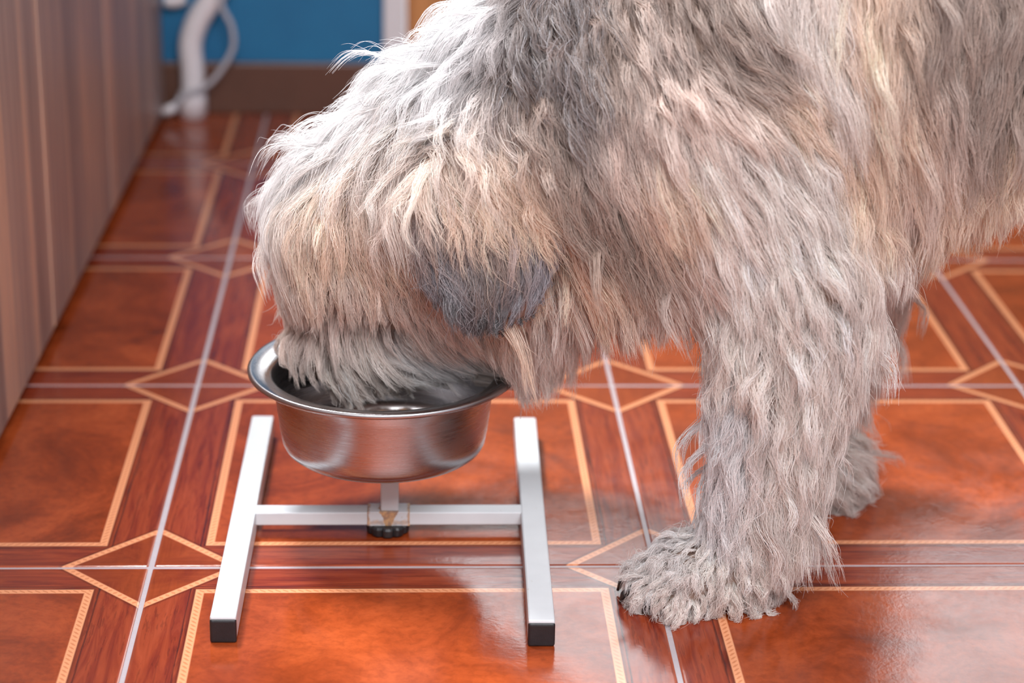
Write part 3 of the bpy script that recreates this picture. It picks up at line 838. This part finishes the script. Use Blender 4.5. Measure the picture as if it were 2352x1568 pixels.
OUTL = np.array([(1000, -400), (960, 0), (905, 75), (850, 140), (800, 185), (745, 215), (700, 265), (655, 300), (640, 350), (625, 400), (605, 460), (590, 540), (592, 600), (605, 650), (632, 705), (640, 760), (650, 800), (660, 850), (700, 880), (740, 895), (800, 918), (870, 900), (950, 880), (1040, 870), (1110, 850), (1150, 885), (1200, 925), (1250, 925), (1320, 895), (1360, 850), (1400, 815), (1480, 800), (1560, 780), (1600, 790), (1605, 850), (1600, 930), (1590, 1010), (1580, 1090), (1555, 1170), (1500, 1215), (1450, 1260), (1415, 1310), (1405, 1360), (1430, 1405), (1500, 1425), (1560, 1440), (1650, 1440), (1740, 1415), (1800, 1360), (1860, 1330), (1930, 1290), (1945, 1200), (1975, 1120), (2010, 1060), (2020, 950), (2035, 850), (2030, 760), (2020, 690), (2090, 660), (2140, 610), (2180, 565), (2260, 550), (2310, 520), (2352, 490), (2600, 470), (2600, -400)], float)
EARL = np.array([(940, 400), (925, 590), (1000, 680), (1075, 755), (1110, 768), (1200, 728), (1248, 662), (1285, 580), (1292, 470), (1200, 380)], float)
def inpoly(px, py, poly):
    ins = np.zeros(px.shape, bool); dist = np.full(px.shape, 1e9)
    for (x0, y0), (x1, y1) in zip(poly, np.roll(poly, -1, axis=0)):
        if y0 != y1:
            c = ((y0 > py) != (y1 > py)) & (px < (x1 - x0) * (py - y0) / (y1 - y0) + x0)
            ins ^= c
        t = np.clip(((px - x0) * (x1 - x0) + (py - y0) * (y1 - y0)) / ((x1 - x0) ** 2 + (y1 - y0) ** 2), 0, 1)
        dist = np.minimum(dist, np.hypot(px - x0 - t * (x1 - x0), py - y0 - t * (y1 - y0)))
    return ins, dist
rgx = 1176 + FPX * ((root - CAM) @ RGT) / ((root - CAM) @ FWD)
rgy = 784 - FPX * ((root - CAM) @ UPV) / ((root - CAM) @ FWD)
earx = ((rgx > 935) & (rgx < 1300) & (rgy > 440) & (rgy < 770) & (np.abs(root[:, 1] - mid(root[:, 0])) > 0.100))
_i, _d = inpoly(rgx, rgy, EARL)
earx = (earx & (_i | (_d < 6) | (root[:, 1] > 0.09))).astype(float)
D0, V0, C0 = field(root, isear=earx)
jit = rng.normal(0, 1, (NL, 3))
L = V0[:, 0] * rng.uniform(0.75, 1.2, NL)
lift = V0[:, 1] * rng.uniform(0.25, 1.35, NL)
wave = V0[:, 2].copy()
lg_ = (rgx > 1560) & (root[:, 2] < 0.30) & (root[:, 2] > 0.09)
L = np.where(lg_, L * 1.25, L); lift = np.where(lg_, lift * 0.85, lift); wave = np.where(lg_, wave * 1.6, wave)
# the fringe is cut at the muzzle: its locks end in one line above the parting
fr_ = (rgx > 590) & (rgx < 950) & (rgy < 700) & (rgy > 420)
L = np.where(fr_, np.minimum(L, (722 - rgy + rng.normal(0, 10, NL)) / 2500 + 0.010), L)
lift = np.where(fr_ & (rgy > 560), lift * 0.6 + 0.012, lift)
rogue = rng.random(NL) < np.where((rgx < 1150) & (rgy < 420), .14, np.where((rgx > 1560) & (root[:, 2] < .32), .10, .03))
lift = np.where(rogue, lift * 2.0 + .004, lift); L = np.where(rogue, L * 1.12, L); wave = np.where(rogue, wave * 1.5, wave)
guide = np.empty((NL, NPT, 3)); guide[:, 0] = root - rn * 0.002
p = root + rn * 0.002
step = L / (NPT - 1)
ph = rng.random(NL) * 6.283
yawj = rng.normal(0, 0.16, NL)
sn = rn.copy(); sdist = np.full(NL, 0.002)
dprev = None
for k in range(1, NPT):
    t = k / (NPT - 1)
    d, _, _ = field(p, isear=earx)
    d = d * 0.6 + D0 * 0.4
    side = np.cross(sn, d)
    wob = np.sin(ph + t * 8.0) * 0.42 * wave + yawj
    d = d + side * wob[:, None] + jit * 0.05
    dn = (d * sn).sum(1)
    d = d - sn * np.minimum(dn, 0)[:, None]
    d /= np.linalg.norm(d, axis=1)[:, None] + 1e-9
    want = lift * min(1.0, (t * 1.7)) ** 0.8 + 0.002
    push = np.clip((want - sdist) / step, -0.35, 1.1)
    d = d + sn * push[:, None]
    d[:, 2] -= 0.18 * t
    d /= np.linalg.norm(d, axis=1)[:, None] + 1e-9
    if dprev is not None:
        d = d * 0.65 + dprev * 0.35
        d /= np.linalg.norm(d, axis=1)[:, None] + 1e-9
    dprev = d
    p = p + d * step[:, None]
    s_, sn, sdist = surf(p)
    bad = sdist < 0.0015
    p[bad] = s_[bad] + sn[bad] * 0.0015
    p[:, 2] = np.maximum(p[:, 2], 0.0015)
    guide[:, k] = p

# trimmed outline: a lock that would hang or stick out past the groomed outline of the dog is shorter
def trim(g, sel, poly, tol):
    q = g[sel] - CAM; z = q @ FWD
    px = 1176 + FPX * (q @ RGT) / z; py = 784 - FPX * (q @ UPV) / z
    ins, dist = inpoly(px, py, poly)
    ok = ins | (dist < tol[:, None])
    ok[:, :2] = True
    first = np.where(ok.all(1), NPT, np.argmin(ok, axis=1))      # first point outside
    f = np.clip((first - 0.6) / (NPT - 1), 0.14, 1.0); f[first == NPT] = 1.0
    tt = np.linspace(0, 1, NPT)[None] * f[:, None] * (NPT - 1)
    i0 = np.clip(np.floor(tt).astype(int), 0, NPT - 2); fr = (tt - i0)[..., None]
    r_ = np.arange(len(f))[:, None]
    gg = g[sel]
    g[sel] = gg[r_, i0] * (1 - fr) + gg[r_, i0 + 1] * fr
nearleg = (root[:, 1] < 0.10) | (rgx < 1500)
s_ = linf & nearleg
tol = rng.uniform(0, 22, NL); tol[rogue] = rng.uniform(15, 70, rogue.sum()); tol[(rgx > 1080) & (rgx < 1600) & (rgy > 500) & (root[:, 2] > .18)] *= 0.5
trim(guide, s_, OUTL, tol[s_])
s_ = (earx > 0.5) & (root[:, 1] < mid(root[:, 0]))
trim(guide, s_, EARL, tol[s_] * 0.4 + 6)

# keep the coat out of the bowl wall: inside the rim above the rim height is free, below it stays inside
def keep_from_bowl(g):
    dx, dy = g[..., 0] - BX, g[..., 1] - BY
    r = np.sqrt(dx * dx + dy * dy)
    z = g[..., 2]
    band_ = (z < ZR + 0.004) & (z > ZBB - 0.01) & (r > 0.086) & (r < 0.128)
    inside = band_ & (r < 0.103)
    f = np.where(inside, 0.086 / np.maximum(r, 1e-6), np.where(band_, 0.128 / np.maximum(r, 1e-6), 1.0))
    g[..., 0] = BX + dx * f; g[..., 1] = BY + dy * f
    # floor of the bowl
    z2 = np.where((r < 0.1) & (z < ZBB + 0.006) & (z > ZBB - .05), ZBB + 0.006, z)
    g[..., 2] = z2
    return g
guide = keep_from_bowl(guide)

# children
isleg = (rgx > 1560) & (root[:, 2] < 0.30)
CLP = np.where(~linf, .55, 1.0) * np.where(earx > .5, .88, np.where(isleg, .78, np.where(rgx < 1180, .88, .66)))
nch = np.where(linf, np.where(lfac > -.25, KIDS, KIDS // 2), max(6, KIDS - 8)).astype(int)
li = np.repeat(np.arange(NL), nch); n = len(li)
# local frame per lock
T0 = guide[:, 2] - guide[:, 0]; T0 /= np.linalg.norm(T0, axis=1)[:, None] + 1e-9
S1 = np.cross(rn, T0); S1 /= np.linalg.norm(S1, axis=1)[:, None] + 1e-9
S2 = np.cross(T0, S1)
short = np.clip(L / 0.06, 0.35, 1.2)
rad = (np.where(linf, 0.0100, 0.024) * short)[li] * np.sqrt(rng.random(n))
an = rng.random(n) * 6.283
thick = rng.uniform(0.25, 0.5, n)
ox, oy, oz = rad * np.cos(an), rad * np.sin(an), rad * thick * rng.normal(0, 1, n) * .5
ts = np.linspace(0, 1, NPT)
clump = np.clip(rng.normal(0, 0.07, NL) + CLP, 0.4, 0.97)[li]
scale = rng.uniform(0.70, 1.10, n)
fly = rng.random(n) < (0.03 + 0.10 * ((wave > 0.36) & (rgx < 1150) & (rgy < 640))[li])
scale[fly] *= rng.uniform(0.9, 1.25, fly.sum())
clump[fly] = rng.uniform(-0.6, 0.3, fly.sum())
P = np.empty((n, NPT, 3), np.float32)
fa, fb = rng.random(n) * 6.283, rng.random(n) * 6.283
flyout = np.where(fly, rng.uniform(0.0, 0.016, n), 0.0)
wamp = (0.0011 + 0.0013 * wave[li]) * np.where(fly, 3.0, 1.0)
wf = rng.uniform(5, 11, n)
for k, t in enumerate(ts):
    tt = t * scale * (NPT - 1)
    i0 = np.clip(np.floor(tt).astype(int), 0, NPT - 2); fr = (tt - i0)[:, None]
    base = guide[li, i0] * (1 - fr) + guide[li, i0 + 1] * fr
    c = (1 - clump * (t ** 0.75))
    wv = wamp * t
    o1 = oy * c + wv * np.sin(fa + wf * t); o2 = oz * c * 1.2 + wv * 0.6 * np.sin(fb + wf * 1.2 * t)
    o3 = ox * (1 - 0.5 * t)
    base = base + S1[li] * o1[:, None] + S2[li] * (o2 + flyout * t * t)[:, None] + T0[li] * o3[:, None]
    P[:, k] = base
P = keep_from_bowl(P)
P[:, :, 2] = np.maximum(P[:, :, 2], 0.0008)
# colour: lock tone with strand variation
lum = rng.normal(0, 0.10, NL)[li] + rng.normal(0, 0.10, n)
Ccol = C0[li] * np.exp(lum)[:, None]
# grizzled coat: some dark hairs in the brown and grey parts, some pale ones in the ear
darkness = 1 - np.clip(C0[li].mean(1) / 0.55, 0, 1)
dk_ = rng.random(n) < 0.10 + 0.30 * darkness
Ccol[dk_] *= 0.6
pl_ = rng.random(n) < 0.18 * (darkness > 0.45)
Ccol[pl_] = Ccol[pl_] * 0.3 + np.array(srgb(196, 190, 190)) * 0.7
Ccol = np.clip(Ccol * np.array([0.96, 1.0, 1.05]), 0.004, 0.90)
r0 = np.where(linf[li], 0.000165, 0.00075) * rng.uniform(0.75, 1.25, n)
R = r0[:, None] * np.interp(ts, [0, .5, .85, 1], [1, 1, .65, .22])[None]

def mat_fur():
    T = NT('dog_hair')
    at_ = T.node('ShaderNodeAttribute', attribute_name='hair_colour')
    hi = T.node('ShaderNodeHairInfo')
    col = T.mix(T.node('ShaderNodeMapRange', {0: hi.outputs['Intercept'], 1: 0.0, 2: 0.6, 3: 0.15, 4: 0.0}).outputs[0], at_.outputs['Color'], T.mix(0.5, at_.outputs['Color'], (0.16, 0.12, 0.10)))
    d = T.node('ShaderNodeBsdfDiffuse', {'Color': col})
    tl = T.node('ShaderNodeBsdfTranslucent', {'Color': col})
    mx = T.node('ShaderNodeMixShader', {0: 0.42, 1: d.outputs[0], 2: tl.outputs[0]})
    hr = T.node('ShaderNodeBsdfHair', {'Color': (0.9, 0.88, 0.86, 1), 'RoughnessU': 0.28, 'RoughnessV': 0.6}, component='Reflection')
    mx2 = T.node('ShaderNodeMixShader', {0: 0.10, 1: mx.outputs[0], 2: hr.outputs[0]})
    T.t.links.new(mx2.outputs[0], T.out.inputs[0])
    return T.mat
M['fur'] = mat_fur()

def fur_object(name, sel):
    m = int(sel.sum())
    if m == 0: return None
    hc = bpy.data.hair_curves.new(name)
    hc.add_curves([NPT] * m)
    hc.attributes['position'].data.foreach_set('vector', P[sel].reshape(-1).astype(np.float32))
    ra = hc.attributes.get('radius') or hc.attributes.new('radius', 'FLOAT', 'POINT')
    ra.data.foreach_set('value', R[sel].reshape(-1).astype(np.float32))
    ca = hc.attributes.new('hair_colour', 'FLOAT_COLOR', 'CURVE')
    c4 = np.ones((m, 4), np.float32); c4[:, :3] = Ccol[sel]
    ca.data.foreach_set('color', c4.reshape(-1))
    hc.materials.append(M['fur'])
    o = bpy.data.objects.new(name, hc); COL.objects.link(o)
    o.parent = dog; o.location = -DO
    tag(o, kind='stuff')
    return o
# split by body region
sidx = lambda x, y: at(x, y, 0.0)
rx, rz = root[:, 0], root[:, 2]
gx = 1176 + FPX * ((root - CAM) @ RGT) / ((root - CAM) @ FWD)
gy = 784 - FPX * ((root - CAM) @ UPV) / ((root - CAM) @ FWD)
ear = earx > 0.5
leg = (gx > 1560) & (rz < 0.30) & ~ear
head = (gx < 1180) & ~ear & ~leg
coat = ~(ear | leg | head)
for nm, s_ in (('head_fur', head), ('ear_fur', ear), ('coat_fur', coat), ('leg_fur', leg)):
    fur_object(nm, s_[li])
print('strands', n, 'locks', NL, 'body tris', len(tri))
